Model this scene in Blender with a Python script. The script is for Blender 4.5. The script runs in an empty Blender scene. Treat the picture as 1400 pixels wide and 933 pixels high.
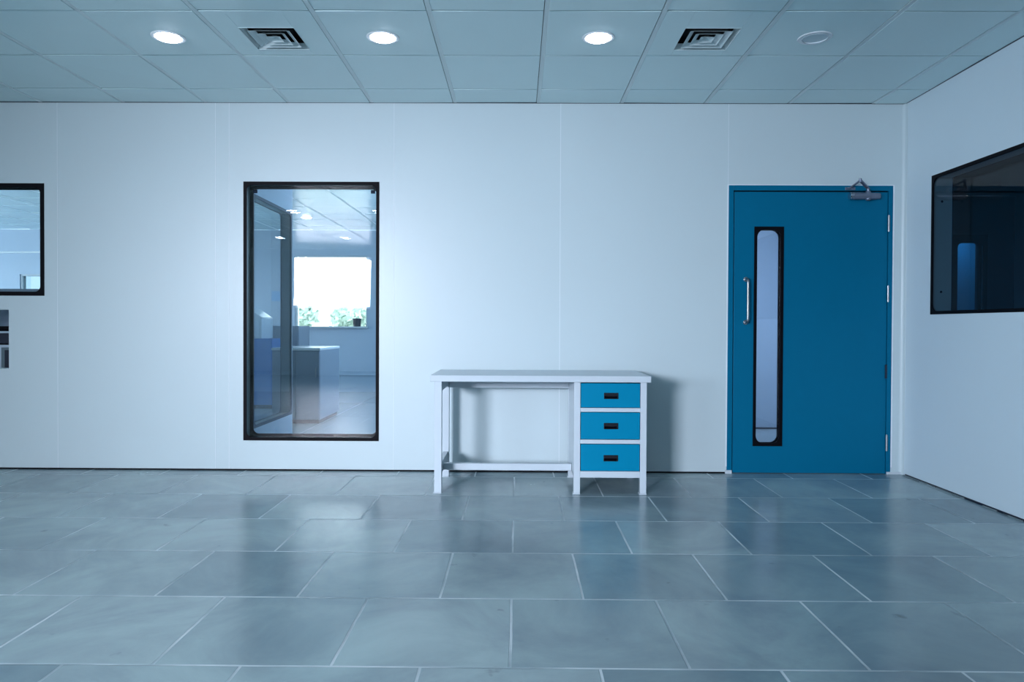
import bpy, bmesh, math, random
from mathutils import Matrix, Vector
random.seed(7)
SC = bpy.context.scene
COL = SC.collection
PI = math.pi

# ------------------------------------------------------------------ materials
def s2l(c):
    return tuple(((v/255)/12.92 if v/255 <= 0.04045 else (((v/255)+0.055)/1.055)**2.4) for v in c) + (1.0,)

def mat(name, rgb, rough=0.5, metal=0.0, spec=0.5, noise=0.0, nscale=3.0, bump=0.0, bscale=60, coat=0.0, rvar=0.0):
    m = bpy.data.materials.new(name); m.use_nodes = True
    nt = m.node_tree; b = nt.nodes['Principled BSDF']
    c = s2l(rgb)
    b.inputs['Base Color'].default_value = c
    b.inputs['Roughness'].default_value = rough
    b.inputs['Metallic'].default_value = metal
    b.inputs['Specular IOR Level'].default_value = spec
    b.inputs['Coat Weight'].default_value = coat
    if noise or bump or rvar:
        tc = nt.nodes.new('ShaderNodeTexCoord')
    if noise or rvar:
        n = nt.nodes.new('ShaderNodeTexNoise'); n.inputs['Scale'].default_value = nscale
        n.inputs['Detail'].default_value = 4
        nt.links.new(tc.outputs['Object'], n.inputs['Vector'])
    if noise:
        r = nt.nodes.new('ShaderNodeMix'); r.data_type = 'RGBA'
        r.inputs['A'].default_value = tuple(v*(1-noise) for v in c[:3])+(1,)
        r.inputs['B'].default_value = tuple(min(1, v*(1+noise)) for v in c[:3])+(1,)
        nt.links.new(n.outputs['Fac'], r.inputs['Factor'])
        nt.links.new(r.outputs['Result'], b.inputs['Base Color'])
    if rvar:
        mr = nt.nodes.new('ShaderNodeMapRange')
        mr.inputs['To Min'].default_value = rough-rvar; mr.inputs['To Max'].default_value = rough+rvar
        nt.links.new(n.outputs['Fac'], mr.inputs['Value']); nt.links.new(mr.outputs['Result'], b.inputs['Roughness'])
    if bump:
        n2 = nt.nodes.new('ShaderNodeTexNoise'); n2.inputs['Scale'].default_value = bscale
        nt.links.new(tc.outputs['Object'], n2.inputs['Vector'])
        bp = nt.nodes.new('ShaderNodeBump'); bp.inputs['Strength'].default_value = bump
        bp.inputs['Distance'].default_value = 0.002
        nt.links.new(n2.outputs['Fac'], bp.inputs['Height']); nt.links.new(bp.outputs['Normal'], b.inputs['Normal'])
    return m

def emit(name, rgb, strength):
    m = bpy.data.materials.new(name); m.use_nodes = True
    b = m.node_tree.nodes['Principled BSDF']
    b.inputs['Base Color'].default_value = (.9, .9, .9, 1)
    b.inputs['Emission Color'].default_value = s2l(rgb)
    b.inputs['Emission Strength'].default_value = strength
    return m

def glass(name, tint=(.93, .96, .97), rough=0.0, base=0.05, power=5.0):
    m = bpy.data.materials.new(name); m.use_nodes = True
    nt = m.node_tree; nt.nodes.clear()
    o = nt.nodes.new('ShaderNodeOutputMaterial')
    t = nt.nodes.new('ShaderNodeBsdfTransparent'); t.inputs['Color'].default_value = (*tint, 1)
    g = nt.nodes.new('ShaderNodeBsdfGlossy'); g.inputs['Roughness'].default_value = rough
    lw = nt.nodes.new('ShaderNodeLayerWeight'); lw.inputs['Blend'].default_value = 0.5
    p = nt.nodes.new('ShaderNodeMath'); p.operation = 'POWER'; p.inputs[1].default_value = power
    ma = nt.nodes.new('ShaderNodeMath'); ma.operation = 'MULTIPLY_ADD'
    ma.inputs[1].default_value = 0.9; ma.inputs[2].default_value = base
    mx = nt.nodes.new('ShaderNodeMixShader')
    nt.links.new(lw.outputs['Facing'], p.inputs[0]); nt.links.new(p.outputs[0], ma.inputs[0])
    nt.links.new(ma.outputs[0], mx.inputs['Fac']); nt.links.new(t.outputs[0], mx.inputs[1])
    nt.links.new(g.outputs[0], mx.inputs[2]); nt.links.new(mx.outputs[0], o.inputs['Surface'])
    return m

def floor_material():
    m = bpy.data.materials.new('polished slate slabs'); m.use_nodes = True
    nt = m.node_tree; N = nt.nodes; L = nt.links; b = N['Principled BSDF']
    tc = N.new('ShaderNodeTexCoord')
    mp = N.new('ShaderNodeMapping')
    mp.inputs['Location'].default_value = (FLX, FLY, 0)
    L.new(tc.outputs['Object'], mp.inputs['Vector'])
    # slight wobble so that the joints are not ruler straight
    wn = N.new('ShaderNodeTexNoise'); wn.inputs['Scale'].default_value = 3.5; wn.inputs['Detail'].default_value = 3
    L.new(tc.outputs['Object'], wn.inputs['Vector'])
    sb = N.new('ShaderNodeVectorMath'); sb.operation = 'SUBTRACT'; sb.inputs[1].default_value = (.5, .5, .5)
    sc = N.new('ShaderNodeVectorMath'); sc.operation = 'SCALE'; sc.inputs['Scale'].default_value = 0.006
    ad = N.new('ShaderNodeVectorMath'); ad.operation = 'ADD'
    L.new(wn.outputs['Color'], sb.inputs[0]); L.new(sb.outputs[0], sc.inputs[0])
    L.new(sc.outputs[0], ad.inputs[0]); L.new(mp.outputs[0], ad.inputs[1])
    def brick(c1, c2, mo, size):
        k = N.new('ShaderNodeTexBrick'); k.offset = 0.5; k.offset_frequency = 2; k.squash = 1
        k.inputs['Scale'].default_value = 1.0
        k.inputs['Brick Width'].default_value = 0.556; k.inputs['Row Height'].default_value = 0.556
        k.inputs['Mortar Size'].default_value = size; k.inputs['Mortar Smooth'].default_value = 0.35
        k.inputs['Color1'].default_value = c1; k.inputs['Color2'].default_value = c2; k.inputs['Mortar'].default_value = mo
        L.new(ad.outputs[0], k.inputs['Vector']); return k
    k = brick(s2l(FC1), s2l(FC2), s2l(FC1), 0.0055)
    # stone clouds
    n1 = N.new('ShaderNodeTexNoise'); n1.inputs['Scale'].default_value = 1.7; n1.inputs['Detail'].default_value = 6; n1.inputs['Roughness'].default_value = .62
    n1.inputs['Distortion'].default_value = .6
    L.new(tc.outputs['Object'], n1.inputs['Vector'])
    r1 = N.new('ShaderNodeValToRGB')
    r1.color_ramp.elements[0].position = .3; r1.color_ramp.elements[0].color = (.72, .74, .78, 1)
    r1.color_ramp.elements[1].position = .72; r1.color_ramp.elements[1].color = (1.22, 1.25, 1.2, 1)
    L.new(n1.outputs['Fac'], r1.inputs['Fac'])
    mu = N.new('ShaderNodeMix'); mu.data_type = 'RGBA'; mu.blend_type = 'MULTIPLY'; mu.inputs['Factor'].default_value = 1
    L.new(k.outputs['Color'], mu.inputs['A']); L.new(r1.outputs['Color'], mu.inputs['B'])
    # dark specks
    n3 = N.new('ShaderNodeTexNoise'); n3.inputs['Scale'].default_value = 9; n3.inputs['Detail'].default_value = 3
    L.new(tc.outputs['Object'], n3.inputs['Vector'])
    r3 = N.new('ShaderNodeValToRGB')
    r3.color_ramp.elements[0].position = .22; r3.color_ramp.elements[0].color = (.62, .6, .6, 1)
    r3.color_ramp.elements[1].position = .3; r3.color_ramp.elements[1].color = (1, 1, 1, 1)
    L.new(n3.outputs['Fac'], r3.inputs['Fac'])
    mu2 = N.new('ShaderNodeMix'); mu2.data_type = 'RGBA'; mu2.blend_type = 'MULTIPLY'; mu2.inputs['Factor'].default_value = 1
    L.new(mu.outputs['Result'], mu2.inputs['A']); L.new(r3.outputs['Color'], mu2.inputs['B'])
    # pale grout, worn away in places
    n2 = N.new('ShaderNodeTexNoise'); n2.inputs['Scale'].default_value = 2.6; n2.inputs['Detail'].default_value = 5
    L.new(tc.outputs['Object'], n2.inputs['Vector'])
    mr = N.new('ShaderNodeMapRange'); mr.inputs['From Min'].default_value = .36; mr.inputs['From Max'].default_value = .58
    mr.inputs['To Min'].default_value = .3; mr.inputs['To Max'].default_value = 1.0
    L.new(n2.outputs['Fac'], mr.inputs['Value'])
    mm = N.new('ShaderNodeMath'); mm.operation = 'MULTIPLY'
    L.new(k.outputs['Fac'], mm.inputs[0]); L.new(mr.outputs['Result'], mm.inputs[1])
    gx = N.new('ShaderNodeMix'); gx.data_type = 'RGBA'
    L.new(mm.outputs[0], gx.inputs['Factor']); L.new(mu2.outputs['Result'], gx.inputs['A'])
    gx.inputs['B'].default_value = s2l((206, 216, 220))
    L.new(gx.outputs['Result'], b.inputs['Base Color'])
    # roughness: polished slabs, matt grout
    rr = N.new('ShaderNodeMapRange'); rr.inputs['To Min'].default_value = FR0; rr.inputs['To Max'].default_value = FR1
    L.new(n1.outputs['Fac'], rr.inputs['Value'])
    rm = N.new('ShaderNodeMix'); rm.data_type = 'FLOAT'
    L.new(k.outputs['Fac'], rm.inputs['Factor']); L.new(rr.outputs['Result'], rm.inputs['A']); rm.inputs['B'].default_value = .7
    L.new(rm.outputs['Result'], b.inputs['Roughness'])
    b.inputs['Specular IOR Level'].default_value = .5
    bn = N.new('ShaderNodeTexNoise'); bn.inputs['Scale'].default_value = 5; bn.inputs['Detail'].default_value = 4
    L.new(tc.outputs['Object'], bn.inputs['Vector'])
    b1 = N.new('ShaderNodeBump'); b1.inputs['Strength'].default_value = .35; b1.inputs['Distance'].default_value = .004
    L.new(bn.outputs['Fac'], b1.inputs['Height'])
    inv = N.new('ShaderNodeMath'); inv.operation = 'SUBTRACT'; inv.inputs[0].default_value = 1
    L.new(k.outputs['Fac'], inv.inputs[1])
    b2 = N.new('ShaderNodeBump'); b2.inputs['Strength'].default_value = .5; b2.inputs['Distance'].default_value = .0015
    L.new(inv.outputs[0], b2.inputs['Height']); L.new(b1.outputs[0], b2.inputs['Normal'])
    L.new(b2.outputs[0], b.inputs['Normal'])
    return m

FLX, FLY = 0.0, 0.0
FLX = 0.02; FLY = 0.556*9 - 4.41
FC1 = (130, 150, 158); FC2 = (164, 180, 184); FR0 = .12; FR1 = .34

M = {}
M['wall'] = mat('painted sandwich panel', (190, 206, 211), .36, noise=.02, nscale=1.2, spec=.45)
M['wall_r'] = mat('painted plaster panel', (208, 224, 231), .5, noise=.03, nscale=1.5, bump=.25, bscale=25)
M['seam'] = mat('pale sealant bead', (216, 226, 232), .4, noise=.02)
M['tile'] = mat('coated metal ceiling tile', (216, 238, 240), .22, noise=.025, nscale=.9, rvar=.06, bump=.05, bscale=4)
M['tbar'] = mat('ceiling grid bar', (216, 230, 232), .4, noise=.02)
M['void'] = mat('dark ceiling void', (22, 26, 32), .9, noise=.05)
M['floor'] = floor_material()
M['floor2'] = mat('pale epoxy floor', (150, 165, 172), .13, noise=.05, nscale=1.2, rvar=.04)
M['teal'] = mat('teal painted steel', (0, 106, 140), .42, spec=.12, noise=.03, nscale=1.0)
M['tealD'] = mat('teal drawer paint', (0, 130, 166), .38, spec=.12, noise=.02, nscale=2.0)
M['black'] = mat('black glazing border', (7, 9, 18), .55, noise=.05, spec=.12)
M['gasket'] = mat('grey spacer', (96, 116, 124), .45, noise=.04)
M['blackp'] = mat('black moulded plastic', (16, 18, 30), .35, noise=.05)
M['white'] = mat('white powder coat', (190, 202, 210), .27, noise=.015, nscale=4, bump=.04, bscale=150)
M['steel'] = mat('brushed stainless steel', (165, 170, 174), .36, 1.0, noise=.06, nscale=40)
M['alu'] = mat('grey aluminium casting', (120, 132, 150), .4, .55, noise=.06, nscale=30)
M['chrome'] = mat('bright steel', (205, 210, 215), .15, 1.0, noise=.03)
M['trimw'] = mat('pale diffuser plastic', (228, 234, 238), .35, noise=.02)
M['glass'] = glass('window glass', (.93, .965, .975), 0, .055)
M['glassd'] = glass('tinted glass', (.60, .71, .78), 0, .055)
M['glassf'] = glass('door glass', (.84, .9, .97), 0, .05)
M['lens'] = emit('lit lens', (236, 242, 255), 26)
M['lensoff'] = mat('unlit lens', (206, 222, 228), .3, noise=.02)
M['sticker'] = mat('dark sticker', (20, 28, 44), .7, noise=.05, spec=.1)
M['stline'] = mat('sticker print', (80, 92, 112), .7, spec=.1, noise=.02)
M['greycab'] = mat('grey cabinet laminate', (128, 142, 158), .4, noise=.04)
M['cabtop'] = mat('glossy white top', (212, 220, 226), .12, noise=.03)
M['blue'] = mat('blue painted cabinet', (46, 104, 168), .4, noise=.05)
M['mach'] = mat('pale machine housing', (176, 192, 204), .25, noise=.03)
M['darkm'] = mat('dark grey machine trim', (34, 42, 58), .4, noise=.05)
M['innerw'] = mat('pale blue wall panel', (172, 190, 208), .4, noise=.02)
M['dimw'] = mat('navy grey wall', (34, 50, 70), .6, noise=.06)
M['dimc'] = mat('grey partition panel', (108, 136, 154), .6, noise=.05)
M['leaf'] = mat('pale sunlit foliage', (206, 222, 212), .8, noise=.25, nscale=2.5)
M['bark'] = mat('tree bark', (90, 80, 70), .9, noise=.2)
M['ground'] = mat('outdoor ground', (130, 140, 130), .9, noise=.2)
M['dust'] = mat('grey dried mortar', (120, 136, 140), .9, noise=.2, nscale=20)
M['shade'] = glass('dimming glass', (.13, .19, .23), 0, .05)  # dark tint added only to tone down the bright sky in the far window
M['w4b'] = mat('slate window border', (58, 76, 96), .5, noise=.05)
M['paper'] = mat('pale blue paper', (150, 185, 220), .7, noise=.02)

# ------------------------------------------------------------------ mesh helpers
def box(bm, x0, x1, y0, y1, z0, z1):
    vs = [bm.verts.new((x, y, z)) for x in (x0, x1) for y in (y0, y1) for z in (z0, z1)]
    for f in ((0,1,3,2),(4,6,7,5),(0,4,5,1),(2,3,7,6),(0,2,6,4),(1,5,7,3)):
        bm.faces.new([vs[i] for i in f])
    return vs

def obj(name, bm, m, parent=None, bevel=0.0, smooth=False, seg=2):
    bmesh.ops.recalc_face_normals(bm, faces=bm.faces)
    me = bpy.data.meshes.new(name); bm.to_mesh(me); bm.free()
    me.materials.append(M[m] if isinstance(m, str) else m)
    o = bpy.data.objects.new(name, me); COL.objects.link(o)
    if parent is not None: o.parent = parent
    if bevel:
        b = o.modifiers.new('bevel', 'BEVEL'); b.width = bevel; b.segments = seg
        b.limit_method = 'ANGLE'; b.angle_limit = math.radians(40)
    if smooth:
        for p in me.polygons: p.use_smooth = True
        try: me.set_sharp_from_angle(angle=math.radians(40))
        except Exception: pass
    return o

def boxo(name, m, parent, b6, bevel=0.002):
    bm = bmesh.new(); box(bm, *b6); return obj(name, bm, m, parent, bevel)

def tag(o, label, cat, group=None, kind=None):
    o['label'] = label; o['category'] = cat
    if group: o['group'] = group
    if kind: o['kind'] = kind
    return o

def thing(name, label, cat, loc=(0,0,0), rz=0, group=None, kind=None):
    o = bpy.data.objects.new(name, None); COL.objects.link(o)
    o.empty_display_size = .1
    o.location = loc; o.rotation_euler = (0, 0, rz)
    return tag(o, label, cat, group, kind)

def struct(o, label, cat): return tag(o, label, cat, kind='structure')

def tube(bm, pts, r, n=14, cap=True):
    pts = [Vector(p) for p in pts]
    rings = []
    for i, p in enumerate(pts):
        if i == 0: d = pts[1]-p
        elif i == len(pts)-1: d = p-pts[i-1]
        else: d = (pts[i+1]-p).normalized() + (p-pts[i-1]).normalized()
        d.normalize()
        up = Vector((1,0,0)) if abs(d.x) < .9 else Vector((0,1,0))
        a = d.cross(up).normalized(); b = d.cross(a).normalized()
        rr = r[i] if isinstance(r, (list, tuple)) else r
        rings.append([bm.verts.new(p + (a*math.cos(2*PI*k/n) + b*math.sin(2*PI*k/n))*rr) for k in range(n)])
    for i in range(len(rings)-1):
        for k in range(n):
            bm.faces.new((rings[i][k], rings[i][(k+1)%n], rings[i+1][(k+1)%n], rings[i+1][k]))
    if cap:
        bm.faces.new(rings[0][::-1]); bm.faces.new(rings[-1])

def lathe(bm, prof, n=48, c=(0,0,0)):
    rings = []
    for r, z in prof:
        if r < 1e-6: rings.append([bm.verts.new((c[0], c[1], c[2]+z))])
        else: rings.append([bm.verts.new((c[0]+r*math.cos(2*PI*k/n), c[1]+r*math.sin(2*PI*k/n), c[2]+z)) for k in range(n)])
    for a, b in zip(rings, rings[1:]):
        for k in range(n):
            if len(a) == 1 and len(b) == 1: continue
            if len(a) == 1: bm.faces.new((a[0], b[(k+1)%n], b[k]))
            elif len(b) == 1: bm.faces.new((a[k], a[(k+1)%n], b[0]))
            else: bm.faces.new((a[k], a[(k+1)%n], b[(k+1)%n], b[k]))

def wall_bm(axis, p0, p1, u0, u1, z0, z1, holes):
    """solid wall between planes p0,p1 on `axis`, spanning u and z, with rectangular holes"""
    us = sorted({u0, u1, *[h[0] for h in holes], *[h[1] for h in holes]})
    zs = sorted({z0, z1, *[h[2] for h in holes], *[h[3] for h in holes]})
    us = [u for u in us if u0 <= u <= u1]; zs = [z for z in zs if z0 <= z <= z1]
    bm = bmesh.new()
    solid = {}
    for i in range(len(us)-1):
        for j in range(len(zs)-1):
            uc = (us[i]+us[i+1])/2; zc = (zs[j]+zs[j+1])/2
            solid[i, j] = not any(h[0] < uc < h[1] and h[2] < zc < h[3] for h in holes)
    vc = {}
    def v(p, u, z):
        k = (p, u, z)
        if k not in vc: vc[k] = bm.verts.new((p, u, z) if axis == 'x' else (u, p, z))
        return vc[k]
    for (i, j), s in solid.items():
        if not s: continue
        a, b, c, d = us[i], us[i+1], zs[j], zs[j+1]
        for p in (p0, p1): bm.faces.new((v(p,a,c), v(p,b,c), v(p,b,d), v(p,a,d)))
        for (di, dj, q) in ((-1,0,((a,c),(a,d))), (1,0,((b,c),(b,d))), (0,-1,((a,c),(b,c))), (0,1,((a,d),(b,d)))):
            if not solid.get((i+di, j+dj), False):
                (q0, q1) = q
                bm.faces.new((v(p0,*q0), v(p0,*q1), v(p1,*q1), v(p1,*q0)))
    return bm

def border_bm(axis, p0, p1, u0, u1, z0, z1, w, r, n=8, wl=None, wr=None):
    """flat rectangular border of width w with a round-cornered opening of radius r"""
    wl = w if wl is None else wl; wr = w if wr is None else wr
    bm = bmesh.new()
    a, b, c, d = u0+wl, u1-wr, z0+w, z1-w
    inner = []; outer = []
    for (cx, cz, st, ox, oz) in ((b-r, d-r, 0, u1, z1), (a+r, d-r, PI/2, u0, z1), (a+r, c+r, PI, u0, z0), (b-r, c+r, 1.5*PI, u1, z0)):
        for k in range(n+1):
            t = st + PI/2*k/n
            inner.append((cx+r*math.cos(t), cz+r*math.sin(t)))
            outer.append((ox, oz))
    def P(p, q): return (p, q[0], q[1]) if axis == 'x' else (q[0], p, q[1])
    L = len(inner)
    iv = {p: [bm.verts.new(P(p, q)) for q in inner] for p in (p0, p1)}
    ov = {p: {} for p in (p0, p1)}
    for p in (p0, p1):
        for q in set(outer): ov[p][q] = bm.verts.new(P(p, q))
    for k in range(L):
        k2 = (k+1) % L
        for p in (p0, p1):
            vs = [iv[p][k], iv[p][k2], ov[p][outer[k2]]]
            if outer[k] != outer[k2]: vs.append(ov[p][outer[k]])
            bm.faces.new(vs)
        bm.faces.new((iv[p0][k], iv[p0][k2], iv[p1][k2], iv[p1][k]))
        if outer[k] != outer[k2]:
            bm.faces.new((ov[p0][outer[k]], ov[p0][outer[k2]], ov[p1][outer[k2]], ov[p1][outer[k]]))
    return bm

def pane(parent, axis, p, u0, u1, z0, z1, m='glass', name='glass_pane'):
    bm = bmesh.new()
    q = [(u0,z0),(u1,z0),(u1,z1),(u0,z1)]
    bm.faces.new([bm.verts.new((p,a,b) if axis == 'x' else (a,p,b)) for a, b in q])
    o = obj(name, bm, m, parent); return o

# ------------------------------------------------------------------ dimensions (metres)
CEIL = 2.665
YW = 5.14           # front wall face
TW = 0.10
XR = 2.775          # right wall face
TR = 0.135
XL = -6.6           # left wall face
YB = -4.6           # rear wall face
YI = 12.0           # back wall of the room behind the glass

# window openings on the front wall
W1 = (-1.990, -1.005, 0.218, 2.095)
W2 = (-4.60, -3.440, 1.262, 2.078)
HATCH = (-4.30, -3.702, 0.732, 1.160)
DR = (1.512, 2.690, 0.0, 2.078)

# ------------------------------------------------------------------ shell
o = obj('wall_front', wall_bm('y', YW, YW+TW, XL-.1, XR, 0, CEIL, [W1, W2, HATCH, DR]), 'wall')
struct(o, 'long white panelled wall with windows and the teal door', 'wall')
W3 = (1.20, 4.808, 1.148, 2.078)
o = obj('wall_right', wall_bm('x', XR, XR+TR, YB, YW+TW, 0, CEIL, [W3]), 'wall_r')
struct(o, 'bare white side wall with a dark window, right of the teal door', 'wall')
o = obj('wall_left', wall_bm('x', XL-.1, XL, YB, YW, 0, CEIL, [(-4.2, -1.8, .95, 2.2)]), 'wall_r')
struct(o, 'left side wall of the room, outside the photo', 'wall')
WB = (-4.70, -3.12, 1.42, 2.5)
WB2 = (.2, 1.5, .95, 2.2)
o = obj('wall_rear', wall_bm('y', YB-.1, YB, XL-.1, XR+TR, 0, CEIL, [WB]), 'wall_r')
struct(o, 'rear wall with a daylight window behind the camera', 'wall')

bm = bmesh.new(); box(bm, XL-.1, XR+.001, YB-.1, YW+.02, -.1, 0)
o = obj('floor', bm, 'floor'); struct(o, 'polished blue-grey stone slab floor with pale joints', 'floor')
bm = bmesh.new(); box(bm, -13, 9, YW+.021, YI+.1, -.1, 0)
o = obj('floor', bm, 'floor2'); o.name = 'floor_back_room'; struct(o, 'shiny pale floor of the room behind the glass', 'floor')

# joint lines in the back room floor
trimn = [0]
def trim(bm, m, label, cat='trim', bevel=0):
    trimn[0] += 1
    o = obj('trim_%d' % trimn[0], bm, m, None, bevel); struct(o, label, cat); return o

# ceiling: grid of tiles; lines at x = .140+.6k, y = 4.88-.6k
def ceiling(name, x0, x1, y0, y1, gx, gy, holes, label, discs=(), m='tile'):
    bm = bmesh.new()
    xs = sorted({x0, x1, *[gx+.6*k for k in range(-40, 40) if x0 < gx+.6*k < x1]})
    ys = sorted({y0, y1, *[gy+.6*k for k in range(-40, 40) if y0 < gy+.6*k < y1]})
    for i in range(len(xs)-1):
        for j in range(len(ys)-1):
            a, b, c, d = xs[i], xs[i+1], ys[j], ys[j+1]
            if b-a < .03 or d-c < .03: continue
            xc, yc = (a+b)/2, (c+d)/2
            g = .005
            la = a+(.0125 if i else .002); lb = b-(.0155 if i < len(xs)-2 else .002)
            lc = c+(g if j else .007); ld = d-(g if j < len(ys)-2 else .007)
            t = [random.uniform(-.0022, .0022) for _ in range(4)]
            zb = CEIL
            hole = None
            for (hx, hy, hs, kind) in holes:
                if abs(hx-xc) < .2 and abs(hy-yc) < .2: hole = (hx, hy, hs, kind)
            if hole:
                hx, hy, hs, kind = hole
                t = [0]*4
                for (p, q, r, s) in ((la, hx-hs, lc, ld), (hx+hs, lb, lc, ld), (hx-hs, hx+hs, lc, hy-hs), (hx-hs, hx+hs, hy+hs, ld)):
                    box(bm, p, q, r, s, zb, zb+.02)
            else:
                vs = box(bm, la, lb, lc, ld, zb, zb+.02)
                for n_, v_ in enumerate(vs): v_.co.z += t[n_//2]
    o = obj(name, bm, m); struct(o, label, 'ceiling')
    bv = o.modifiers.new('bevel', 'BEVEL'); bv.width = .0012; bv.segments = 1; bv.limit_method = 'ANGLE'
    bm = bmesh.new()
    for x in xs[1:-1]: box(bm, x-.0124, x+.0124, y0, y1, CEIL-.0003, CEIL+.012)
    trim(bm, 'tbar', 'thin grid bars between tiles of the %s' % ('suspended ceiling' if name == 'ceiling' else 'back room ceiling'))
    bm = bmesh.new()
    for y in ys[1:-1]: box(bm, x0, x1, y-.012, y+.012, CEIL+.013, CEIL+.0135)  # dark strips above the tile gaps, shadow put in as colour
    trim(bm, 'void', 'dark strips painted as shadow in the gaps between tile rows of the %s' % ('suspended ceiling' if name == 'ceiling' else 'back room ceiling'))
    return xs, ys

GX, GY = .14, 4.84
LROW = 3.975
lights = [(-1.96, LROW, True), (-.76, LROW, True), (.44, LROW, True), (1.64, LROW, False)]
vents = [(-1.370, 4.0), (1.045, 4.0)]
VH = .148
ceiling('ceiling', XL, XR, YB, YW, GX, GY, [(x, y, VH, 'v') for x, y in vents], 'suspended ceiling of square pale metal tiles')
o = boxo('ceiling_void', 'void', None, (XL-.1, XR+TR, YB-.1, YW+.05, CEIL+.2, CEIL+.25), 0)
struct(o, 'dark void above the ceiling tiles', 'ceiling')
ceiling('ceiling_back_room', -13, 2.7, YW+TW, YI, GX, GY, [], 'glossy tiled ceiling of the room behind the glass')
o = boxo('ceiling_void_back_room', 'void', None, (-13, 9, YW+.05, YI+.1, CEIL+.2, CEIL+.25), 0)
struct(o, 'dark void above the back room ceiling', 'ceiling')

# perimeter shadow angle: a slim wall angle under the ceiling along the front and right wall
bm = bmesh.new(); box(bm, XL, XR, YW-.006, YW, CEIL-.0025, CEIL+.012)
trim(bm, 'darkm', 'slim metal angle where the ceiling meets the long white wall')
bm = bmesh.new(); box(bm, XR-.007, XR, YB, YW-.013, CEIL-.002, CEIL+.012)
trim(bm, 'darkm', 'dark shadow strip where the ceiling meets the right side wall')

# panel seams
def seam(x, z0, z1, w=.0035):
    bm = bmesh.new(); box(bm, x-w/2, x+w/2, YW-.0012, YW+.001, z0, z1)
    return bm
for x, lab in ((-4.54, 'outside the photo at left'), (-3.344, 'beside the small left window'), (-2.194, 'left one of the close pair beside the tall window'), (-2.094, 'right one of the close pair beside the tall window'),
          (-.900, 'between the tall window and the desk'), (.302, 'running down behind the desk')):
    trim(seam(x, .012, CEIL-.003, .0022 if x == -.9 else .0035), 'seam', 'pale vertical panel seam, ' + lab, 'seam')
trim(seam(1.508, 2.078, CEIL-.003, .003), 'seam', 'pale vertical panel seam above the left edge of the teal door', 'seam')
bm = bmesh.new(); box(bm, DR[0]-.008, DR[1]+.010, YW-.004, YW+.001, DR[3], DR[3]+.006)
box(bm, DR[1], DR[1]+.010, YW-.004, YW+.001, .05, DR[3])
box(bm, DR[0]-.008, DR[0], YW-.004, YW+.001, .05, DR[3])
trim(bm, 'seam', 'thin white edging around the teal door frame')
bm = bmesh.new(); box(bm, DR[0]-.012, DR[0]+.036, YW-.010, YW+.001, 0, .024); box(bm, DR[1]-.03, XR-.001, YW-.008, YW+.001, 0, .018)
trim(bm, 'white', 'small white floor channel at the foot of the door frame')
# quarter-round corner coving
bm = bmesh.new()
R = .03; prof = [(XR, YW-.0)]
arc = [(XR-R+R*math.sin(t), YW-R+R*math.cos(t)) for t in [PI/2*k/8 for k in range(9)]]
pts = [(XR-R, YW-.0005)] + [(XR-R+R*math.sin(t)*.92, YW-.0005-R+R*math.cos(t)*.92+.002) for t in [PI/2*k/8 for k in range(9)]] + [(XR-.0005, YW-R)] + [(XR, YW)]
lo = [bm.verts.new((x, y, .0)) for x, y in pts]; hi = [bm.verts.new((x, y, CEIL-.003)) for x, y in pts]
for k in range(len(pts)):
    k2 = (k+1) % len(pts); bm.faces.new((lo[k], lo[k2], hi[k2], hi[k]))
trim(bm, 'wall', 'coved white strip in the corner beside the teal door')
# dark joint between wall foot and floor
bm = bmesh.new(); box(bm, XL, DR[0]-.012, YW-.003, YW+.001, 0, .010)
trim(bm, 'black', 'dark joint along the foot of the long white wall')
# ragged mortar line at foot of the right wall
bm = bmesh.new()
y = YW-.05
while y > 1.0:
    ln = random.uniform(.05, .2); w = random.uniform(.006, .028)
    if random.random() < .85:
        vs = box(bm, XR-w, XR, y-ln, y, 0, random.uniform(.003, .008))
        for v_ in vs:
            if v_.co.x < XR-.001: v_.co.x += random.uniform(-.006, .006)
    y -= ln*random.uniform(.9, 1.2)
trim(bm, 'dust', 'rough line of dried mortar along the foot of the right wall')
bm = bmesh.new(); box(bm, XR-.005, XR, YB, YW-.05, 0, .012)
trim(bm, 'darkm', 'dark gap along the foot of the right wall')

# ------------------------------------------------------------------ windows
def flush_window(name, label, axis, pf, pb, r, w, glass_m='glass', wback=None, rr=.04, sgn=1, **kw):
    """double-glazed flush window: pf = front plane, pb = back plane"""
    u0, u1, z0, z1 = r
    t = thing(name, label, 'window', kind='structure')
    obj('window_border', border_bm(axis, pf-sgn*.002, pf+sgn*.004, u0, u1, z0, z1, w, rr), kw.get('border', 'black'), t)
    obj('rear_border', border_bm(axis, pb-sgn*.004, pb+sgn*.002, u0, u1, z0, z1, wback or w, rr), kw.get('border', 'black'), t)
    e = .002
    # reveal lining
    bm = bmesh.new()
    a, b = sorted((pf+sgn*.004, pb-sgn*.004))
    def bx(ua, ub, za, zb):
        if axis == 'y': box(bm, ua, ub, a, b, za, zb)
        else: box(bm, a, b, ua, ub, za, zb)
    k = .012
    bx(u0+e, u0+k, z0+e, z1-e); bx(u1-k, u1-e, z0+e, z1-e); bx(u0+k, u1-k, z0+e, z0+k); bx(u0+k, u1-k, z1-k, z1-e)
    obj('reveal', bm, kw.get('reveal', 'gasket'), t)
    i = .010
    pane(t, axis, pf+sgn*.006, u0+i, u1-i, z0+i, z1-i, glass_m)
    pane(t, axis, pb-sgn*.006, u0+i, u1-i, z0+i, z1-i, glass_m)
    return t

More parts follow.
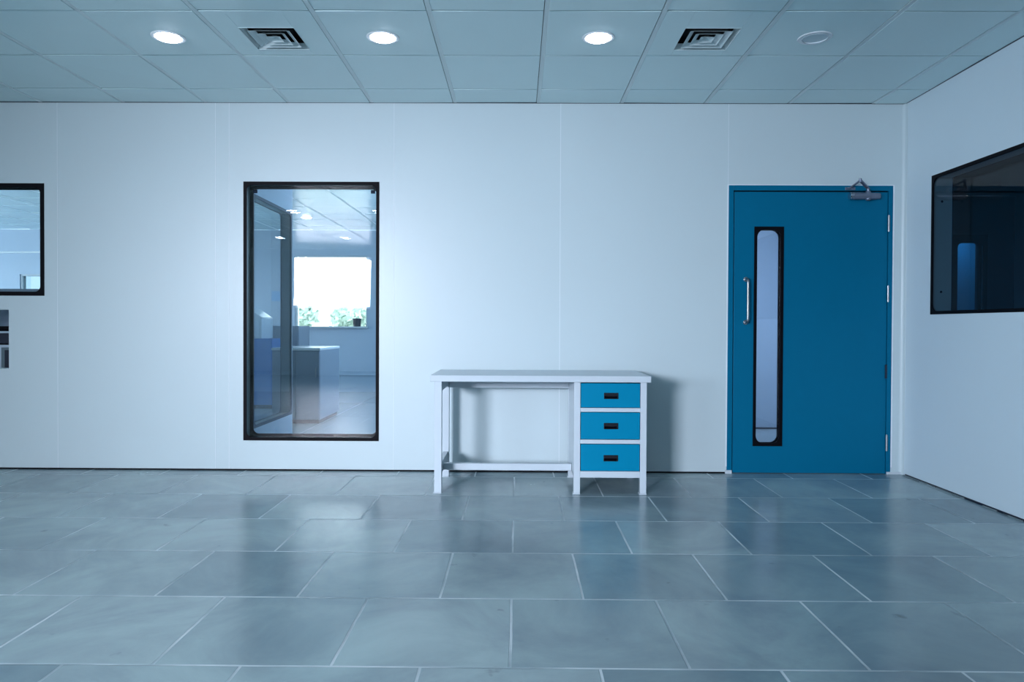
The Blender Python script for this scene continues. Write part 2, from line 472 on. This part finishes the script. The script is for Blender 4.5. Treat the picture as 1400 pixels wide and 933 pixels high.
w1 = flush_window('window_1', 'tall black-edged window in the long white wall, left of the desk', 'y', YW, YW+TW, W1, .023, wback=.036)
for sx, lab in ((-1.906, ''), (-1.052, '')):
    s = boxo('sticker', 'sticker', w1, (sx-.015, sx+.015, YW+.0045, YW+.0055, 2.012, 2.036), 0)
    bm = bmesh.new(); box(bm, sx-.008, sx+.008, YW+.0040, YW+.0044, 2.021, 2.0235)
    obj('print', bm, 'stline', s)
w2 = flush_window('window_2', 'black-edged window cut by the left edge of the photo', 'y', YW, YW+TW, W2, .030, wback=.03)
w3 = flush_window('window_3', 'dark window with black edge in the right side wall', 'x', XR, XR+TR, W3, .022, 'glassd', wback=.012, reveal='dimc', rr=.045)
for z in (1.30, 1.905):
    bm = bmesh.new(); tube(bm, [(XR+.062, W3[1]-.014, z), (XR+.062, W3[1]-.010, z)], .008, 10)
    obj('screw', bm, 'black', w3)
# lit strip: reveal end panel facing the viewer
boxo('end_panel', 'gasket', w3, (XR+.008, XR+TR-.008, W3[1]-.013, W3[1]-.0105, W3[2]+.013, W3[3]-.013), 0)

# ------------------------------------------------------------------ teal door
d = thing('door_1', 'teal steel door with a narrow vision panel, beside the right corner', 'door', (0, 0, 0), kind='structure')
fw = .037
bm = bmesh.new()
x0, x1, zt = DR[0], DR[1], DR[3]
box(bm, x0, x0+fw, YW-.003, YW+TW, 0.0, zt); box(bm, x1-fw+.006, x1, YW-.003, YW+TW, 0.0, zt); box(bm, x0+fw, x1-fw+.006, YW-.003, YW+TW, zt-fw, zt)
# rebate stop
box(bm, x0+fw, x0+fw+.012, YW+.06, YW+.075, 0, zt-fw); box(bm, x1-fw-.006, x1-fw+.006, YW+.06, YW+.075, 0, zt-fw); box(bm, x0+fw, x1-fw, YW+.06, YW+.075, zt-fw-.012, zt-fw)
obj('door_frame', bm, 'teal', d, .0015)
lx0, lx1, lz0, lz1 = x0+fw+.007, x1-fw+.003, .004, zt-fw-.008
VP = (1.700, 1.912, .198, 1.782)
leafb = wall_bm('y', YW+.004, YW+.050, lx0, lx1, lz0, lz1, [(VP[0]+.004, VP[1]-.004, VP[2]+.004, VP[3]-.004)])
leaf = obj('door_leaf', leafb, 'teal', d, .002)
boxo('door_gap', 'black', d, (x0+fw, lx0, YW+.02, YW+.03, 0, zt-fw), 0)
boxo('door_gap', 'black', d, (x0+fw, x1-fw+.006, YW+.02, YW+.03, lz1, zt-fw), 0)
obj('vision_panel_border', border_bm('y', YW-.002, YW+.012, *VP[:2], *VP[2:], .021, .055, 12), 'black', d, .001)
obj('vision_panel_border', border_bm('y', YW+.042, YW+.056, *VP[:2], *VP[2:], .021, .055, 12), 'black', d, .001)
bm = bmesh.new()
box(bm, VP[1]-.012, VP[1]-.006, YW+.012, YW+.042, VP[2]+.03, VP[3]-.03); box(bm, VP[0]+.006, VP[0]+.012, YW+.012, YW+.042, VP[2]+.03, VP[3]-.03)
obj('spacer', bm, 'chrome', d)
pane(d, 'y', YW+.014, VP[0]+.008, VP[1]-.008, VP[2]+.008, VP[3]-.008, 'glassf')
pane(d, 'y', YW+.040, VP[0]+.008, VP[1]-.008, VP[2]+.008, VP[3]-.008, 'glassf')
# D handle
bm = bmesh.new(); hx = 1.640; z0, z1 = 1.092, 1.402; yo = YW-.055
arcp = [(hx, YW+.003, z0)]
for k in range(7):
    t = PI/2*k/6; arcp.append((hx, YW-.030-.025*math.sin(t), z0+.025-.025*math.cos(t)))
arcp += [(hx, yo, z0+.09), (hx, yo, z1-.09)]
for k in range(7):
    t = PI/2*k/6; arcp.append((hx, YW-.030-.025*math.cos(t), z1-.025+.025*math.sin(t)))
arcp.append((hx, YW+.003, z1))
tube(bm, arcp, .0095, 16)
h = obj('door_handle', bm, 'steel', d, smooth=True); h['label'] = 'brushed steel pull handle'
for z in (z0, z1):
    bm = bmesh.new(); tube(bm, [(hx, YW+.0035, z), (hx, YW-.004, z)], .017, 20); obj('rose', bm, 'steel', h, .001, True)
# hinges (barrel with knuckle grooves)
for zc, m_ in ((1.807, 'steel'), (1.302, 'steel'), (.228, 'steel'), (.742, 'tealdark')):
    if m_ == 'tealdark':
        if 'tealdark' not in M: M['tealdark'] = mat('dark painted bolt', (14, 40, 62), .5, noise=.05)
        boxo('latch_bolt', 'tealdark', d, (lx1-.010, lx1+.004, YW-.004, YW+.004, zc-.05, zc+.05), .001); continue
    bm = bmesh.new()
    prof = []
    H = .113; nk = 5
    for k in range(nk):
        a = zc-H/2+H*k/nk; b_ = zc-H/2+H*(k+1)/nk
        tube(bm, [(lx1+.003, YW-.006, a+.0012), (lx1+.003, YW-.006, b_-.0012)], .0078, 12)
    tube(bm, [(lx1+.003, YW-.006, zc-H/2-.003), (lx1+.003, YW-.006, zc+H/2+.003)], .0055, 12)
    hg = obj('hinge', bm, m_, d, smooth=True)
    hg['label'] = 'steel barrel hinge'
# door closer
cl = bmesh.new()
cz = 2.000; cy = YW-.024; cx0, cx1 = 2.372, 2.582
tube(cl, [(cx0, cy, cz), (cx0+.004, cy, cz), (cx0+.02, cy, cz), (cx1-.06, cy, cz-.001), (cx1, cy, cz-.001)], [.020, .0235, .0255, .0235, .022], 24)
box(cl, cx0+.03, cx1-.01, cy, YW+.004, cz-.021, cz+.021)
tube(cl, [(cx0+.128, cy, cz-.033), (cx0+.128, cy, cz-.026), (cx0+.128, cy, cz+.024), (cx0+.128, cy, cz+.033)], [.012, .019, .021, .016], 20)
closer = obj('door_closer', cl, 'alu', d, .0015, True); closer['label'] = 'grey hydraulic door closer'
bm = bmesh.new(); tube(bm, [(cx0-.004, cy, cz), (cx0+.006, cy, cz)], .0258, 24); tube(bm, [(cx0+.013, cy, cz), (cx0+.018, cy, cz)], .0262, 24)
obj('end_cap', bm, 'chrome', closer, .0008, True)
bm = bmesh.new()
px = cx0+.128; piv = (px, cy, cz+.052); elb = (2.415, YW-.085, cz+.098)
tube(bm, [(px, cy, cz+.030), (px, cy, cz+.056)], .011, 16)
def bar(bm, a, b, w=.009, h=.004):
    a = Vector(a); b = Vector(b); dr = (b-a).normalized(); s = dr.cross(Vector((0,0,1))).normalized()*w; u = dr.cross(s).normalized()*h
    vs = [bm.verts.new(p+i*s+j*u) for p in (a, b) for i in (-1,1) for j in (-1,1)]
    for f in ((0,1,3,2),(4,6,7,5),(0,4,5,1),(2,3,7,6),(0,2,6,4),(1,5,7,3)): bm.faces.new([vs[q] for q in f])
bar(bm, piv, elb, .010, .005)
brk = (2.366, YW-.020, cz+.052)
bar(bm, elb, brk, .009, .004)
tube(bm, [(elb[0], elb[1], elb[2]-.012), (elb[0], elb[1], elb[2]+.014)], .0095, 16)
obj('closer_arm', bm, 'alu', closer, .0008)
bm = bmesh.new(); box(bm, 2.345, 2.418, YW-.006, YW-.002, 2.045, 2.066); box(bm, 2.352, 2.385, YW-.03, YW-.006, 2.049, 2.062)
obj('arm_bracket', bm, 'alu', closer, .001)

# ------------------------------------------------------------------ desk
D = thing('desk', 'white steel work desk with three teal drawers, against the long wall', 'desk', (.145, 4.76, 0))
def dbox(name, m, parent, b6, bev=.002):
    x0, x1, y0, y1, z0, z1 = b6
    return boxo(name, m, parent, (x0-.145, x1-.145, y0-4.76, y1-4.76, z0, z1), bev)
dbox('desktop', 'white', D, (-.550, .838, 4.460, 5.062, .706, .746), .0025)
LT = .706
def leg(x0, x1, y0, y1, zt=LT):
    l = dbox('leg', 'white', D, (x0, x1, y0, y1, .006, zt), .002)
    dbox('foot_pad', 'white', l, (x0-.006, x1+.001, y0-.004, y1+.006, 0, .006), .001)
    return l
leg(-.524, -.478, 4.470, 4.515); leg(-.524, -.478, 4.955, 5.000)
leg(.356, .396, 4.470, 4.510, .7055); leg(.773, .813, 4.470, 4.510, .7055)
leg(.356, .396, 4.960, 5.000, .7055); leg(.773, .813, 4.960, 5.000, .7055)
dbox('side_rail', 'white', D, (-.518, -.484, 4.515, 4.955, .112, .180), .002)
dbox('side_rail', 'white', D, (-.518, -.484, 4.515, 4.955, .640, .7055), .002)
dbox('stretcher', 'white', D, (-.4835, .3555, 4.650, 4.690, .112, .155), .002)
dbox('back_rail', 'white', D, (-.478, .356, 4.962, 4.990, .625, .7055), .002)
bm = bmesh.new()
def lb(x0, x1, y0, y1, z0, z1): box(bm, x0-.145, x1-.145, y0-4.76, y1-4.76, z0, z1)
for z0, z1 in ((.104, .145), (.3185, .3445), (.519, .5445)): lb(.396, .773, 4.472, 4.508, z0, z1)
obj('drawer_rail', bm, 'white', D, .0015)
dbox('side_panel', 'white', D, (.358, .362, 4.510, 4.960, .104, .7055), 0)
dbox('side_panel', 'white', D, (.807, .811, 4.510, 4.960, .104, .7055), 0)
dbox('back_panel', 'white', D, (.396, .773, 4.985, 4.990, .104, .7055), 0)
dbox('bottom_panel', 'white', D, (.362, .807, 4.512, 4.980, .106, .112), 0)
for (z0, z1, hz) in ((.5475, .7000, .621), (.3480, .5160, .431), (.1480, .3155, .2285)):
    fx0, fx1 = .399, .770
    hxc = .5885; hw, hh = .0455, .0195
    bm = wall_bm('y', 4.468-4.76, 4.486-4.76, fx0-.145, fx1-.145, z0, z1, [(hxc-hw+.004-.145, hxc+hw-.004-.145, hz-hh+.004, hz+hh-.004)])
    dr = obj('drawer', bm, 'tealD', D, .0018)
    # tray behind front
    bm = bmesh.new(); 
    for b6 in ((fx0+.01, fx0+.014, 4.486, 4.93, z0+.01, z1-.02), (fx1-.014, fx1-.01, 4.486, 4.93, z0+.01, z1-.02), (fx0+.014, fx1-.014, 4.486, 4.93, z0+.01, z0+.014), (fx0+.014, fx1-.014, 4.926, 4.93, z0+.014, z1-.02)):
        box(bm, b6[0]-.145, b6[1]-.145, b6[2]-4.76, b6[3]-4.76, b6[4], b6[5])
    obj('drawer_tray', bm, 'white', dr)
    # recessed black cup handle with a lip over the top half
    bm = bmesh.new()
    X = hxc-.145; Y = 4.468-4.76
    r_ = border_bm('y', Y-.003, Y+.002, X-hw, X+hw, hz-hh, hz+hh, .005, .004, 4)
    obj('recessed_handle', r_, 'blackp', dr, .0008)
    hd = dr.children[-1] if dr.children else None
    bm = bmesh.new()
    a, b_ = X-hw+.003, X+hw-.003; c, e = hz-hh+.003, hz+hh-.003
    q = [(Y+.001, e), (Y+.003, hz+.004), (Y+.020, hz-.002), (Y+.022, c+.010), (Y+.001, c)]   # hollow back surface
    # lip: slopes out over the top half
    lip = [(Y-.003, e), (Y-.006, hz+.001), (Y-.003, hz+.000), (Y+.001, e-.002)]
    for prof in (lip,):
        va = [bm.verts.new((a, y_, z_)) for y_, z_ in prof]; vb = [bm.verts.new((b_, y_, z_)) for y_, z_ in prof]
        for k in range(len(prof)):
            k2 = (k+1) % len(prof); bm.faces.new((va[k], va[k2], vb[k2], vb[k]))
        bm.faces.new(va); bm.faces.new(vb[::-1])
    cup = [(Y+.001, e), (Y+.021, e-.002), (Y+.021, c+.010), (Y+.001, c)]
    va = [bm.verts.new((a, y_, z_)) for y_, z_ in cup]; vb = [bm.verts.new((b_, y_, z_)) for y_, z_ in cup]
    for k in range(3): bm.faces.new((va[k], va[k+1], vb[k+1], vb[k]))
    bm.faces.new(va); bm.faces.new(vb[::-1])
    obj('handle_cup', bm, 'blackp', dr)

# ------------------------------------------------------------------ ceiling fixtures
def downlight(x, y, lit, label, group=None):
    t = thing('ceiling_downlight', label, 'ceiling light', (x, y, CEIL), 0, group)
    bm = bmesh.new()
    lathe(bm, [(.070, .0), (.070, -.004), (.076, -.0055), (.088, -.0045), (.0915, -.001), (.0915, .0)], 56)
    obj('rim', bm, 'trimw', t, smooth=True)
    bm = bmesh.new()
    if lit: lathe(bm, [(.0695, -.003), (.060, -.011), (.035, -.017), (0, -.018)], 48)
    else: lathe(bm, [(.070, -.001), (.0, -.001)], 48)
    obj('lens', bm, 'lens' if lit else 'lensoff', t, smooth=True)
    if not lit:
        bm = bmesh.new(); lathe(bm, [(.0695, -.0005), (.0695, -.0065), (.0665, -.0065), (.0665, -.0005)], 56)
        obj('lens_ring', bm, 'seam', t, smooth=True)
    return t
labs = ['leftmost lit round ceiling downlight, left of the left air vent', 'lit round ceiling downlight between left air vent and centre, above tall window side',
        'lit round ceiling downlight just left of the right air vent', 'unlit round ceiling downlight above the teal door']
labs[1] = 'lit round ceiling downlight just right of the left air vent'
for (x, y, lit), lb_ in zip(lights, labs): downlight(x, y, lit, lb_, 'round ceiling downlights in a row')

def vent(x, y, label):
    t = thing('air_vent', label, 'air vent', (x, y, CEIL), 0, 'square ceiling air diffusers')
    bm = bmesh.new()
    def ring(s0, z0, s1, z1, th=.0018):
        # square cone blade from half size s0 at z0 to s1 at z1
        a = [bm.verts.new((sx*s0, sy*s0, z0)) for sx, sy in ((-1,-1),(1,-1),(1,1),(-1,1))]
        b = [bm.verts.new((sx*s1, sy*s1, z1)) for sx, sy in ((-1,-1),(1,-1),(1,1),(-1,1))]
        a2 = [bm.verts.new((sx*(s0-th), sy*(s0-th), z0)) for sx, sy in ((-1,-1),(1,-1),(1,1),(-1,1))]
        b2 = [bm.verts.new((sx*(s1-th), sy*(s1-th), z1)) for sx, sy in ((-1,-1),(1,-1),(1,1),(-1,1))]
        for k in range(4):
            k2 = (k+1) % 4
            bm.faces.new((a[k], a[k2], b[k2], b[k])); bm.faces.new((a2[k], b2[k], b2[k2], a2[k2]))
            bm.faces.new((b[k], b[k2], b2[k2], b2[k])); bm.faces.new((a[k], a2[k], a2[k2], a[k2]))
    obj_list = []
    ring(VH-.014, .030, VH+.004, -.002)
    obj('outer_cone', bm, 'tbar', t)
    for s0, s1 in ((.086, .116), (.048, .078)):
        bm = bmesh.new(); ring(s0, .016, s1, -.003); obj('louvre', bm, 'tbar', t)
    bm = bmesh.new(); ring(.012, .014, .040, -.003); box(bm, -.012, .012, -.012, .012, .013, .015); obj('centre_cone', bm, 'tbar', t)
    boxo('duct', 'void', t, (-.147, .147, -.147, .147, .075, .08), 0)
    bm = bmesh.new()
    for b6 in ((-.149,-.1475,-.149,.149,0.002,.08), (.1475,.149,-.149,.149,0.002,.08), (-.1475,.1475,-.149,-.1475,0.002,.08), (-.1475,.1475,.1475,.149,0.002,.08)): box(bm, *b6)
    obj('duct_side', bm, 'void', t)
vent(*vents[0], 'square louvred ceiling air vent on the left, between two lit downlights')
vent(*vents[1], 'square louvred ceiling air vent on the right, beside the unlit downlight')

# ------------------------------------------------------------------ back room seen through the glass
OW = (-3.775, -2.545, 1.020, 2.235)     # outside window
FWN = (-8.45, -8.08, .9, 1.90)
o = obj('wall_back', wall_bm('y', YI, YI+.15, -13, 2.7, 0, CEIL, [OW, FWN]), 'innerw')
struct(o, 'pale blue far wall of the back room with an outside window', 'wall')
o = obj('wall_back_left', wall_bm('x', -13.1, -13, YW+TW, YI+.15, 0, CEIL, [(7, 10.5, .9, 2.2)]), 'innerw')
struct(o, 'left end wall of the back room, outside the photo', 'wall')
o = obj('wall_divider', wall_bm('x', 0.2, .3, YW+TW, YI, 0, CEIL, []), 'innerw')
struct(o, 'divider wall behind the desk wall, hidden from the photo', 'wall')
PW = (5.67, 6.655, .222, 2.110)
PX = -2.120
o = obj('wall_partition', wall_bm('x', PX-.1, PX, YW+TW, 6.668, 0, CEIL, [PW]), 'innerw')
struct(o, 'pale glazed partition behind the tall window', 'wall')
w4 = flush_window('window_4', 'dark-edged partition window seen through the left half of the tall window', 'x', PX, PX-.1, PW, .026, sgn=-1, wback=.022, rr=.05, border='w4b')

def open_window(name, label, r, y0, y1, fr=.045, gm='glass'):
    t = thing(name, label, 'window', kind='structure')
    u0, u1, z0, z1 = r
    bm = bmesh.new()
    box(bm, u0, u0+fr, y0, y1, z0, z1); box(bm, u1-fr*.6, u1, y0, y1, z0, z1); box(bm, u0+fr, u1-fr*.6, y0, y1, z1-.03, z1); box(bm, u0+fr, u1-fr*.6, y0, y1, z0, z0+.012)
    obj('window_frame', bm, 'white', t, .004)
    pane(t, 'y', (y0+y1)/2, u0+.03, u1-.03, z0+.01, z1-.02, gm)
    return t
w5 = open_window('window_5', 'bright outside window seen through the tall window, trees beyond', OW, YI+.02, YI+.10)
bm = bmesh.new(); box(bm, -.012, .012, -.02, 0, -.03, .012); box(bm, -.03, -.008, -.028, -.016, .008, .016)
lt = obj('window_latch', bm, 'steel', w5); lt.location = (-3.16, YI-.001, OW[2]+.01)
w6 = open_window('window_6', 'small pale far window seen through the left-edge window', FWN, YI+.02, YI+.10, .03, 'shade')

# bucket on sill
t = tag(None or obj('sill_pot', (lambda b: (lathe(b, [(0, 0), (.060, 0), (.066, .06), (.072, .12), (.078, .125), (.078, .135), (.070, .135), (.062, .02), (0, .02)], 24), b)[1])(bmesh.new()), 'darkm', smooth=True),
        'small dark pot on the right end of the bright window sill', 'pot')
t.location = (-2.715, YI+.055-.005, OW[2]); 
t.location = (-2.715, YI-.02, OW[2]+.018)
bm = bmesh.new(); box(bm, OW[0]-.02, OW[1]+.02, YI-.10, YI+.02, OW[2]-.01, OW[2]+.018)
trim(bm, 'white', 'white sill of the bright outside window', bevel=.003)
bm = bmesh.new(); box(bm, -9, .19, 11.25, YI-.001, 0, .262); box(bm, -9, .19, 11.23, YI-.001, .262, .275)
trim(bm, 'innerw', 'low pale plinth along the foot of the back room wall')
bm = bmesh.new(); box(bm, PX-.006, PX+.006, 6.74, 11.2, -.001, .0012)
for y_ in (8.2, 9.7): box(bm, -5, .19, y_-.003, y_+.003, -.001, .0012)
trim(bm, 'gasket', 'thin joint lines in the pale back room floor')

# grey cabinet block
c = thing('storage_cabinet', 'low grey storage cabinet with glossy white top, behind the tall window', 'cabinet', (-2.56, 8.0, 0))
boxo('cabinet_body', 'greycab', c, (-.075, .44, -.40, .42, .04, .785), .004)
boxo('plinth', 'darkm', c, (-.06, .42, -.37, .40, 0, .04), 0)
boxo('cabinet_top', 'cabtop', c, (-.08, .445, -.41, .425, .785, .812), .003)
for k in range(2):
    x0 = -.070+.254*k
    dd = boxo('door', 'greycab', c, (x0, x0+.250, -.412, -.400, .06, .775), .002)
    boxo('door_handle', 'steel', dd, (x0+.215, x0+.222, -.425, -.412, .50, .60), .001)
# tall grey cabinet behind
c = thing('tall_cabinet', 'taller grey cabinet behind the low one, left of the bright outside window', 'cabinet', (-3.15, 10.0, 0))
boxo('cabinet_body', 'greycab', c, (-.55, .14, -.25, .25, 0, 1.045), .004)
boxo('door', 'greycab', c, (-.54, -.21, -.262, -.25, .05, 1.02), .002); boxo('door', 'greycab', c, (-.20, .13, -.262, -.25, .05, 1.02), .002)
# blue cabinet and machine on it
c = thing('blue_cabinet', 'blue cabinet seen through the glazed partition', 'cabinet', (-3.37, 9.1, 0))
boxo('cabinet_body', 'blue', c, (-.45, .285, -.20, .25, .05, .885), .006)
boxo('plinth', 'darkm', c, (-.43, .27, -.18, .23, 0, .05), 0)
for k in range(2):
    dd = boxo('door', 'blue', c, (-.44+.362*k, -.085+.362*k, -.212, -.200, .07, .875), .002)
    boxo('door_handle', 'steel', dd, (-.12+.08*k, -.11+.08*k, -.228, -.212, .4, .55), .001)
c = thing('benchtop_machine', 'pale machine with a sloping glossy lid, on the blue cabinet', 'machine', (-3.42, 9.1, .885))
bm = bmesh.new()
pr = [(-.30, 0), (.20, 0), (.20, .255), (.03, .375), (-.30, .375)]
va = [bm.verts.new((x, -.19, z)) for x, z in pr]; vb = [bm.verts.new((x, .22, z)) for x, z in pr]
for k in range(5):
    k2 = (k+1) % 5; bm.faces.new((va[k], va[k2], vb[k2], vb[k]))
bm.faces.new(va); bm.faces.new(vb)
obj('housing', bm, 'mach', c, .006)
boxo('front_panel', 'innerw', c, (-.27, .17, -.198, -.190, .03, .23), .002)
bm = bmesh.new(); vs = box(bm, .035, .195, -.18, .21, 0, .006)
for v_ in vs: v_.co.z += .378 - (v_.co.x-.03)*.70
obj('lid', bm, 'cabtop', c)
# notice on the far wall
o = boxo('paper_notice', 'paper', None, (-4.17, -3.95, YI-.004, YI+.0002, 1.46, 1.63), 0); tag(o, 'pale blue paper notice on the far wall, seen through the partition glass', 'notice')

# machine behind the hatch at the left edge
c = thing('control_machine', 'grey machine with black rollers behind the small left-edge wall opening', 'machine', (-4.1, 5.55, 0))
boxo('housing', 'mach', c, (-.55, .49, -.10, .35, 0, .895), .004)
boxo('upper_housing', 'darkm', c, (-.50, .46, -.09, .30, .905, .985), .003)
boxo('shelf', 'mach', c, (-.52, .485, -.12, .30, .985, 1.0), .002)
boxo('screen_frame', 'gasket', c, (.12, .47, -.108, -.10, .70, .875), .002); boxo('screen', 'darkm', c, (.15, .42, -.112, -.108, .715, .855), .001)
for xa, xb in ((-.50, .395), (.415, .485)):
    bm = bmesh.new(); tube(bm, [(xa, -.06, 1.02), (xb, -.06, 1.02)], .019, 16); obj('roller', bm, 'black', c, smooth=True)
boxo('backing_board', 'greycab', c, (-.55, .60, .36, .38, .3, 1.35), 0)

# overhead pipe + cable tray visible in the left window
bm = bmesh.new(); tube(bm, [(-11, 10.8, 2.12), (-6.5, 10.8, 2.16)], .014, 10)
tag(obj('wall_pipe', bm, 'seam', smooth=True), 'thin pale pipe running high across the back room, behind left-edge window', 'pipe')
# back room lights
k = 0
for x, y, lab in ((-2.00, 8.2, 'round downlight in the back room, at the top of the tall window'),
          (-3.16, 10.6, 'distant lit downlight in the back room above the outside window'),
          (-4.36, 8.2, 'lit back room downlight behind the partition glass'),
          (-5.56, 8.2, 'lit back room downlight in the left-edge window, nearest'),
          (-5.56, 10.6, 'small lit back room downlight in the left-edge window, farther'),
          (-6.76, 10.6, 'lit back room downlight at far left of the left-edge window')):
    downlight(x, y, True, lab, 'downlights in the back room')

# lobby behind the teal door
o = obj('wall_lobby', wall_bm('y', 7.42, 7.52, .3, 2.86, 0, CEIL, []), 'innerw'); struct(o, 'pale wall seen through the door vision panel', 'wall')
o = obj('wall_lobby_side', wall_bm('x', 2.86, 2.91, YW+TW, 8.7, 0, CEIL, []), 'innerw'); struct(o, 'hidden side wall of the lobby behind the teal door', 'wall')
o = boxo('ceiling_lobby', 'tile', None, (.3, 2.86, YW+TW, 7.42, CEIL+.03, CEIL+.06), 0); struct(o, 'ceiling of the lobby behind the teal door', 'ceiling')
bm = bmesh.new(); box(bm, .3, 2.86, 7.405, 7.42, 0, .012); trim(bm, 'darkm', 'dark line at the foot of the lobby wall')

# dim room behind the right-hand window
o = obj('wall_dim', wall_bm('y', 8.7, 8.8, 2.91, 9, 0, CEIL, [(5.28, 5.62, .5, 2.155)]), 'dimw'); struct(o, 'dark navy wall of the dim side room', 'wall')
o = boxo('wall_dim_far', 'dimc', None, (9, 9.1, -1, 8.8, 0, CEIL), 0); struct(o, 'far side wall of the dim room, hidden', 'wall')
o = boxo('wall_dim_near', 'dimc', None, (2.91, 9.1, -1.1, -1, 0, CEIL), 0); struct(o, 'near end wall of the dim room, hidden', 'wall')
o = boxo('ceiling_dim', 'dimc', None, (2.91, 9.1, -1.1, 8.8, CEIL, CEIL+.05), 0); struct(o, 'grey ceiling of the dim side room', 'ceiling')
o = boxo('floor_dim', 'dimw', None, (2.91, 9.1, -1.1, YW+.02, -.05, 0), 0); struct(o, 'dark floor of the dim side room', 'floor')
t = thing('window_7', 'narrow blue round-cornered window in the dim room, seen through the dark right window', 'window', kind='structure')
obj('window_border', border_bm('y', 8.66, 8.70, 5.22, 5.68, .48, 2.19, .10, .06), 'black', t)
pane(t, 'y', 8.72, 5.30, 5.60, .5, 2.13)
bm = bmesh.new(); box(bm, 5.595, 5.61, 8.64, 8.659, .6, 2.05); obj('bright_edge', bm, 'chrome', t)
M['bluewall'] = mat('mid blue wall', (52, 128, 172), .6, noise=.05)
o = boxo('wall_beyond_dim', 'bluewall', None, (4, 8, 9.6, 9.7, 0, CEIL), 0); struct(o, 'blue wall beyond the narrow window of the dim room', 'wall')
o = boxo('wall_column', 'dimc', None, (6.02, 6.6, 8.3, 8.69, 0, CEIL-.001), .003); struct(o, 'grey pier at the right edge of the dark window', 'wall')

# ------------------------------------------------------------------ outdoors
o = boxo('ground', 'ground', None, (-60, 60, YI+.2, 70, -.3, -.2), 0); struct(o, 'ground outside', 'ground')
def tree(x, y, h, r, label):
    t = thing('tree', label, 'tree', (x, y, -.2), 0, 'trees outside the back room window')
    bm = bmesh.new(); tube(bm, [(0,0,0), (.05,0,h*.4), (0,.05,h*.75)], [.16,.12,.06], 10); obj('trunk', bm, 'bark', t, smooth=True)
    bm = bmesh.new()
    for i in range(500):
        u = random.random()*2*PI; v = math.acos(random.uniform(-1, 1)); rr = r*random.uniform(.6, 1.0)
        c = Vector((rr*math.sin(v)*math.cos(u), rr*math.sin(v)*math.sin(u), h*.62+rr*.8*math.cos(v)))
        s = random.uniform(.10, .22)
        n = Vector((random.uniform(-1,1), random.uniform(-1,1), random.uniform(-1,1))).normalized()
        a = n.orthogonal().normalized()*s; b = n.cross(a)
        vs = [bm.verts.new(c+a), bm.verts.new(c+b*.6), bm.verts.new(c-a), bm.verts.new(c-b*.6)]
        bm.faces.new(vs)
    bmesh.ops.create_icosphere(bm, subdivisions=2, radius=r*.72, matrix=Matrix.Translation((0,0,h*.62)))
    obj('foliage', bm, 'leaf', t)
tree(-9.25, 30, 2.9, .88, 'pale leafy tree outside, at the left of the bright window')
tree(-7.30, 31, 2.5, .86, 'pale leafy tree outside, at the middle of the bright window')
tree(-5.40, 30, 2.6, .84, 'pale leafy tree outside, at the right of the bright window')

# ------------------------------------------------------------------ light
w = bpy.data.worlds.new('world'); SC.world = w; w.use_nodes = True
bg = w.node_tree.nodes['Background']; bg.inputs['Color'].default_value = (.86, .94, 1, 1); bg.inputs['Strength'].default_value = 5.0

def area(name, loc, target, sx, sy, power, col=(.80, .90, 1.0), shape='RECTANGLE', spread=PI):
    l = bpy.data.lights.new(name, 'AREA'); l.shape = shape; l.size = sx; l.size_y = sy; l.energy = power; l.color = col; l.spread = spread
    o = bpy.data.objects.new(name, l); COL.objects.link(o); o.location = loc
    o.rotation_euler = (Vector(target)-Vector(loc)).to_track_quat('-Z', 'Y').to_euler()
    return o
BLUE = (.62, .80, 1.0)
area('daylight_rear_window', ((WB[0]+WB[1])/2, YB-.05, 1.96), (-.2, 5, -.15), WB[1]-WB[0]-.05, 1.0, 116, (.84, .85, .97), spread=math.radians(62))
area('left_side_fill', (XL-.05, -3.0, 1.58), (2.77, 4.2, .25), 2.3, 1.2, 30, (.70, .82, 1.0), spread=math.radians(64))  # added fill for ceiling and lower right wall; its unseen window is made up
area('back_room_left_fill', (-12.9, 8.7, 1.6), (0, 8.7, 1.4), 3.4, 1.3, 110, BLUE)  # added fill inside the left end wall, stands in for assumed windows
area('back_room_side_fill', (.15, 8.6, 1.7), (-6, 8.6, 1.2), 3.0, 1.2, 85, BLUE)  # added lamp on a windowless divider, brightens the partition side
area('lobby_wall_fill', (.6, 6.3, 2.5), (2.4, 7.42, 1.0), .6, .6, 30, (.84, .92, 1), spread=math.radians(88))  # invented lamp hung clear of the ceiling, aimed to brighten the lobby wall
area('dim_room_fill', (5.5, 4, 2.6), (5.5, 4, 0), .6, .6, 12, (.5, .75, 1))  # extra unseen lamp that lifts the otherwise unlit side room
area('blue_light_beyond_dim_room', (5.6, 9.2, 2.5), (5.6, 9.6, 1.2), .5, .2, 12, (.5, .8, 1))
for y in (.39, -2.61):
    for x in (-4.36, -3.16, -1.96, -.76, .44):
        area('ceiling_lamp', (x, y, CEIL-.012), (x, y, 0), .14, .14, 3.2, (.80, .88, 1), 'DISK')

# ------------------------------------------------------------------ camera
cam = bpy.data.cameras.new('camera'); co = bpy.data.objects.new('camera', cam); COL.objects.link(co)
cam.sensor_width = 36; cam.lens = 972*36/1400; cam.shift_y = -9.5/1400
cam.clip_start = .05
R = Matrix.Rotation(math.radians(.47), 4, 'Z') @ Matrix.Rotation(math.radians(90-.65), 4, 'X') @ Matrix.Rotation(math.radians(.26), 4, 'Z')
co.matrix_world = Matrix.Translation((0, 0, 1.058)) @ R
SC.camera = co
SC.view_settings.view_transform = 'Standard'
SC.view_settings.look = 'None'
SC.view_settings.exposure = 0.0
SC.view_settings.gamma = 0.90
